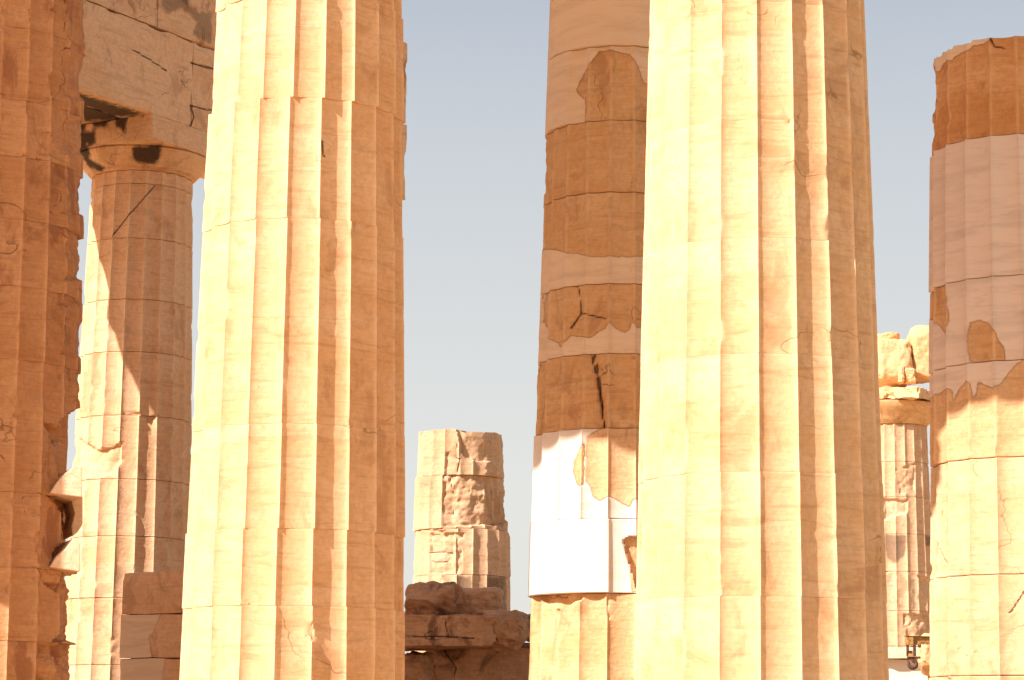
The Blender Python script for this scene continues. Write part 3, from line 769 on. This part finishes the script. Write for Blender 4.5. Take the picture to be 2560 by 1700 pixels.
# ------------------------------------------------------------------ beams
BC = np.array([C1.X, C1.Y])
ent = thing('stone_beam', 'weathered stone beam with frieze running across the upper left over the stained capital', 'beam', (C1.X, C1.Y, 10.205))
def beam_block(name, b0, b1, a0, a1, z0, z1, seed, **kw):
    c = BC + AX_B * ((b0 + b1) / 2) + AX_A * ((a0 + a1) / 2)
    return box(name, (c[0], c[1], z0), (abs(a1 - a0), abs(b1 - b0), z1 - z0), M_fri if name[0] == 'f' else M_ash, ent, rz=ANG, seed=seed,
               origin=(C1.X, C1.Y, 10.205), **kw)
X1 = lambda *p: [(x / 1.845, y / 1.845) for x, y in p]
for i, (b0, b1) in enumerate(((-5.2, -0.14), (-0.13, 5.4))):
    beam_block('architrave_block', b0, b1, 0.40, 0.985, 10.205, 11.465, 3 + i, rough=0.014, chip=0.05, res=0.035, maxn=160, tint=0.25,
               cracks=[(X1((880, 290), (905, 298), (930, 303), (985, 320)), 0.014), (X1((880, 485), (930, 500), (985, 512)), 0.012), (X1((880, 490), (895, 540), (878, 580)), 0.010), (X1((600, 222), (640, 245), (690, 275), (730, 300), (770, 330)), 0.008)],
               stain_px=[[(180, 226), (362, 284), (330, 292), (275, 294), (225, 272), (180, 262)], [(180, 276), (260, 296), (180, 310)]] if i == 0 else ())
    beam_block('architrave_block', b0, b1, -0.29, 0.37, 10.215, 11.465, 13 + i, rough=0.012, chip=0.04, res=0.1, tint=0.6,
               stain_px=[X1((340, 420), (560, 480), (680, 530), (560, 560), (330, 560))] if i == 0 else ())
    beam_block('architrave_block', b0, b1, -0.985, -0.32, 10.205, 11.47, 23 + i, rough=0.01, chip=0.03, res=0.15, tint=0.4)
    beam_block('frieze_block', b0 + (0.0 if i == 0 else -0.79), b1 - (0.80 if i == 0 else 0) , -0.95, 0.97, 11.485, 12.85, 33 + i, rough=0.02, chip=0.05, res=0.04, maxn=130, tint=0.6,
               stain_px=[[(398, -60), (470, -60), (475, 10), (500, 30), (530, 30), (530, 112), (505, 100), (480, 88), (492, 55), (455, 20), (420, 35), (400, 15)]])
def copy_tree(o, parent=None):
    c = o.copy(); S.collection.objects.link(c); c.parent = parent
    for ch in list(o.children): copy_tree(ch, c)
    return c
for sg_, lb in ((-1, 'column under the near end of the stone beam, just outside the left edge'), (1, 'column under the far end of the stone beam, hidden behind the large left column')):
    cc_ = copy_tree(C1.e); cc_.location = (C1.X + sg_ * AX_B[0] * 4.25, C1.Y + sg_ * AX_B[1] * 4.25, 0); cc_['label'] = lb

# entablature over the front row (above the frame; it shades the patched columns)
FC = np.array([C2.X, C2.Y])
def front_beam(parent, name, a0, a1, b0, b1, z0, z1, seed):
    c = FC + AX_A * ((a0 + a1) / 2) + AX_B * ((b0 + b1) / 2)
    return box(name, (c[0], c[1], z0), (a1 - a0, b1 - b0, z1 - z0), M_main, parent, rz=ANG, seed=seed, origin=tuple(parent.location), res=0.25, chip=0.03)
fe = thing('entablature', 'stone entablature carried by the front row of columns above the frame', 'beam', (C2.X, C2.Y, 10.205))
front_beam(fe, 'architrave', -5.0, 5.2, -0.88, 0.88, 10.205, 11.6, 51)
front_beam(fe, 'frieze', -5.0, 5.2, -0.86, 0.86, 11.605, 12.95, 52)
front_beam(fe, 'cornice', -5.2, 5.4, -1.3, 1.0, 12.955, 13.7, 53)

# unseen wall added off to the left: keeps the ruined column and the rubble in shade
wc = np.array([C0.X, C0.Y]) - 2.6 * np.array([sin(radians(SUN_AZ)), cos(radians(SUN_AZ))])
wl_ = thing('shade_wall', 'unseen tall block wall added outside the frame to the left to cast shade', 'wall', (wc[0], wc[1], 0))
def shade_course(a0, a1, z0, z1, seed):
    c = wc + AX_A * ((a0 + a1) / 2)
    box('shade_course', (c[0], c[1], z0), (a1 - a0, 1.2, z1 - z0), M_ash, wl_, rz=ANG, seed=seed, origin=(wc[0], wc[1], 0), res=0.3, chip=0.03)
for i in range(15):
    shade_course(-8.5, (0.60 if i < 5 else 0.76) if i < 11 else -1.5, i * 1.03, i * 1.03 + 1.026, 70 + i)  # course ends shaped to steer where the added shadow falls

# ------------------------------------------------------------------ stacked ashlar blocks left of the big column
def facing(name, label, poly_l, poly_r, ytop, ybot, Y, seed, parent=None, **kw):
    pass
p_ = at(380, 1795, 29.0); pl = thing('block_pile', 'stacked squared blocks of a wall end, left of the large sunlit column', 'wall', (p_[0], p_[1], 0))
def pile_block(px0, px1, yt, yb, Y, seed, thick=1.1, **kw):
    p0, p1 = at(px0, yt, Y), at(px1, yt, Y); pb = at(px0, yb, Y)
    w = (p1[0] - p0[0]) / AX_A[0] * 1.0; zt_, zb = p0[2], pb[2]
    c = np.array([p0[0], p0[1]]) + AX_A * w / 2 + AX_B * thick / 2
    return box('squared_block', (c[0], c[1], zb), (w, thick, zt_ - zb - 0.004), M_ash, pl, rz=ANG, seed=seed, origin=tuple(pl.location), res=0.05, **kw)
pile_block(308, 520, 1430, 1536, 29, 81, tint=0.7, chip=0.04, rough=0.012)
pile_block(302, 520, 1537, 1645, 29, 82, fresh=1.0, chip=0.03, rough=0.008, old_px=[X2((745, 1240), (725, 1310), (705, 1345), (685, 1375), (690, 1400), (703, 1480), (1200, 1480), (1200, 1240))])
pile_block(300, 520, 1646, 1790, 29, 83, fresh=1.0, chip=0.03, rough=0.008, old_px=[X2((765, 1440), (755, 1500), (750, 1600), (1200, 1600), (1200, 1440))])

zb_ = at(300, 1790, 29)[2]
for i in range(2):
    p0, p1 = at(300, 1790, 29), at(520, 1790, 29); w = (p1[0] - p0[0]) / AX_A[0]
    c = np.array([p0[0], p0[1]]) + AX_A * w / 2 + AX_B * 0.55
    box('squared_block', (c[0], c[1], zb_ * i / 2), (w, 1.12, zb_ / 2 - 0.004), M_ash, pl, rz=ANG, seed=88 + i, origin=tuple(pl.location), res=0.1)

# ------------------------------------------------------------------ rubble between the columns
zr = at(1240, 1790, 29.75)[2]; pr_ = at(1190, 1790, 29.5)
rb = thing('low_wall', 'low course of worn blocks that carries the rubble, below the edge of the view', 'wall', (pr_[0], pr_[1], 0))
for i in range(2):
    for j in range(2):
        box('squared_block', (pr_[0] - 0.72 + 1.44 * j + 0.1 * i, pr_[1], zr * i / 2), (1.42, 1.9, zr / 2 - 0.004), M_rub, rb, rz=0, seed=140 + i * 2 + j, origin=tuple(rb.location), res=0.08, chip=0.08, rough=0.02)
GR = 'tumbled marble blocks between the columns'
def rub(label, x0, x1, y0, y1, Y, depth, seed, **kw):
    a_, b_ = at(x0, y0, Y), at(x1, y1, Y)
    c = (a_ + b_) / 2
    return rock('rubble_stone', label, c, ((b_[0] - a_[0]) * 1.03, depth, (a_[2] - b_[2]) * 1.03), M_rub, seed, 'stone', group=GR, **kw)
rub('rounded dark boulder on top of the rubble, against the stub column', 1012, 1155, 1456, 1550, 29.4, 1.0, 6, cuts=16, rough=0.08, cutd=(0.62, 0.9), tint=0.6, rz=0.2)
rub('flat topped dark block beside the rounded boulder on the rubble', 1140, 1250, 1474, 1547, 29.7, 0.9, 9, cuts=9, rough=0.05, tint=0.2, cutd=(0.9, 1.1))
o = box('rubble_slab', tuple(at(1108, 1622, 29.0)), (1.42, 1.3, 0.375), M_rub, None, rz=-0.05, rough=0.03, chip=0.14, res=0.022, maxn=90, seed=91, tint=0.45, tilt=(0.02, 0), sharp=40,
        cracks=[(X5((78, 1322), (300, 1325), (460, 1335)), 0.004), (X5((298, 1230), (302, 1270), (318, 1330)), 0.003)])
tag(o, 'long moulded slab lying level under the two upper boulders', 'slab', GR)
rub('angular cracked block at the right end of the long slab', 1212, 1322, 1533, 1614, 28.9, 0.9, 23, cuts=16, rough=0.07, tint=0.8)
rub('small dark stone squeezed against the patched column', 1305, 1375, 1532, 1605, 29.5, 0.8, 29, cuts=10, rough=0.04)
rub('thin filler stone added in the dark gap under the right angular block', 1180, 1400, 1608, 1640, 29.9, 0.9, 31, cuts=6, rough=0.02, cutd=(0.95, 1.1))  # filler added behind the dark gap so no bright sky shows
o = box('rubble_block', tuple(at(1240, 1790, 29.75)), (1.75, 1.0, 0.80), M_rub, None, rz=0.06, rough=0.05, chip=0.2, res=0.025, maxn=90, seed=97, tint=0.35, sharp=40,
        cracks=[(X5((290, 1400), (320, 1440), (360, 1500), (340, 1568)), 0.003), (X5((240, 1480), (235, 1520), (250, 1568)), 0.003)])
tag(o, 'big rough block at the bottom of the rubble, beside the patched column', 'stone', GR)
rub('brown boulder in the lower left corner of the rubble, beside the big sunlit column', 990, 1080, 1636, 1750, 29.2, 0.9, 37, cuts=12, rough=0.07, tint=0.7)
o = box('timber_wedge', tuple(at(1106, 1545, 29.0)), (0.085, 0.3, 0.065), M_wood, None, rough=0.002, chip=0.005, res=0.03, seed=3)
tag(o, 'small dark timber wedge under the upper boulders', 'wedge')

# ------------------------------------------------------------------ far right: rubble on the capital, slab, boulder, hook
RG = 'pale blocks above the distant capital'
def far_rock(label, x0, x1, y0, y1, Y, d, seed, **kw):
    a_, b_ = at(x0, y0, Y), at(x1, y1, Y); c = (a_ + b_) / 2
    return rock('marble_chunk', label, c, ((b_[0] - a_[0]) * 1.04, d, (a_[2] - b_[2]) * 1.04), M_old, seed, 'stone', group=RG, **kw)
far_rock('big pale block resting on the crushed capital, left', 2185, 2275, 852, 962, 57, 1.1, 41, cuts=6, rough=0.05, cutd=(0.95, 1.15), tint=0.1)
far_rock('low dark topped stone behind the left pale block', 2188, 2245, 834, 862, 57.5, 0.8, 43, cuts=6, rough=0.04, tint=0.6)
far_rock('tall leaning pale block right of the gap on the capital', 2272, 2345, 824, 955, 57, 1.0, 47, cuts=8, rough=0.05, cutd=(0.9, 1.1), tint=0.1)
far_rock('small pale stone standing in the gap between the two big blocks', 2257, 2290, 922, 960, 56.6, 0.4, 53, cuts=8, rough=0.03, tint=0.1)
far_rock('narrow upright pale sliver beside the small stone', 2244, 2260, 915, 958, 56.5, 0.3, 59, cuts=6, rough=0.02, tint=0.1)

ps = at(2250, 1648, 44)
o = box('white_slab', tuple(ps), (1.5, 1.0, 0.20), M_old, None, rz=-0.1, rough=0.01, chip=0.04, res=0.05, seed=111, fresh=1.0)
tag(o, 'thin pale slab lying below the distant column, behind the hook', 'slab')
o = box('white_block', (ps[0] + 0.25, ps[1] + 0.1, 0), (2.2, 0.9, ps[2] - 0.004), M_white, None, rz=-0.1, rough=0.006, chip=0.03, res=0.08, seed=113, fresh=1.0)
tag(o, 'bright new white marble block in the gap below the hook', 'stone')
p = at(2342, 1636, 36)
rock('round_boulder', 'pale rough boulder beside the hook, left of the thick right column', p, (0.52, 0.55, 0.62), M_old, 61, 'rock', cuts=12, rough=0.03, cutd=(0.8, 1.0), tint=0.2)
o = box('squared_block', (p[0] + 0.25, p[1] + 0.1, 0), (0.62, 0.7, p[2] - 0.27), M_old, None, rz=0.1, rough=0.02, chip=0.06, res=0.06, seed=117, tint=0.3)
tag(o, 'upright squared block carrying the rough boulder beside the thick right column', 'stone')

HY = 35.0
hk = thing('crane_hook', 'rusty lifting hook hanging from a short yellow steel beam', 'hook', tuple(at(2280, 1672, HY)))
hl = np.array(hk.location)
XH = lambda x, y: (2150 + x / 4.48, 1350 + y / 4.48)
def bx(name, x0, x1, y0, y1, Y, d, mat, parent=hk, bev=0.004):
    a_, b_ = at(*XH(x0, y0), Y), at(*XH(x1, y1), Y)
    xs = (a_[0], b_[0]); zs = (b_[2], a_[2])
    V = [(x, y, z) for z in zs for y in (Y, Y + d) for x in xs]; V = [np.array(v) - np.array(parent.location) for v in V]
    Fc = [[0, 1, 3, 2][::-1], [4, 5, 7, 6], [0, 1, 5, 4], [2, 3, 7, 6][::-1], [0, 2, 6, 4][::-1], [1, 3, 7, 5]]
    o = mesh_obj(name, np.array(V), Fc, mat, parent, smooth=False)
    if bev:
        m_ = o.modifiers.new('b', 'BEVEL'); m_.width = bev; m_.segments = 2
    return o
def tube(name, pts, rads, mat, parent, n=14):
    pts = [np.array(p, float) for p in pts]; V = []; Fc = []
    for i, p in enumerate(pts):
        t = pts[min(i + 1, len(pts) - 1)] - pts[max(i - 1, 0)]; t /= np.linalg.norm(t)
        s1 = np.array([0, 1.0, 0]); s1 = s1 - t * (s1 @ t); s1 /= np.linalg.norm(s1); s2 = np.cross(t, s1)
        for k_ in range(n):
            a_ = 2 * pi * k_ / n; V.append(p + rads[i] * (s1 * cos(a_) + s2 * sin(a_)) - np.array(parent.location))
    for i in range(len(pts) - 1):
        for k_ in range(n):
            Fc.append([i * n + k_, i * n + (k_ + 1) % n, (i + 1) * n + (k_ + 1) % n, (i + 1) * n + k_])
    Fc.append(list(range(n))[::-1]); Fc.append([(len(pts) - 1) * n + i for i in range(n)])
    return mesh_obj(name, np.array(V), Fc, mat, parent)
pm = at(2405, 1600, HY + 0.1)
tube('mast', [(pm[0], HY + 0.08, 0.0), (pm[0], HY + 0.08, pm[2] + 0.15)], [0.07, 0.07], M_rust, hk)
bx('beam_end', 515, 600, 1080, 1178, HY, 0.12, M_rustyel)
bx('beam', 600, 1160, 1085, 1172, HY + 0.03, 0.10, M_rustyel)
bx('beam_flange', 515, 1160, 1074, 1086, HY - 0.01, 0.15, M_rust)
bx('link_plate', 520, 552, 1165, 1300, HY + 0.01, 0.03, M_rust)
bx('link_plate', 594, 630, 1110, 1300, HY + 0.01, 0.03, M_rust)
bx('link_pin', 545, 600, 1270, 1312, HY, 0.06, M_rustyel)
bx('cross_pin', 530, 680, 1302, 1330, HY + 0.015, 0.035, M_rust)
bx('hook_nut', 556, 590, 1238, 1275, HY + 0.0, 0.05, M_rust)
pts = []; rad = []
cx, cy = 588, 1390
path = [(575, 1320), (577, 1335), (590, 1350), (612, 1362)] + [(cx + 42 * sin(t), cy - 40 * cos(t)) for t in np.linspace(0.9, 4.9, 16)] + [(540, 1362), (531, 1345)]
rr = [0.016, 0.018, 0.022, 0.026] + list(np.interp(np.linspace(0, 1, 16), [0, 0.5, 1], [0.028, 0.034, 0.022])) + [0.016, 0.008]
tube('hook', [at(*XH(x, y), HY + 0.03) for x, y in path], rr, M_rust, hk)
tube('chain_end', [at(*XH(x, y), HY + 0.05) for x, y in [(665, 1172), (668, 1205)]], [0.025, 0.02], M_rust, hk)
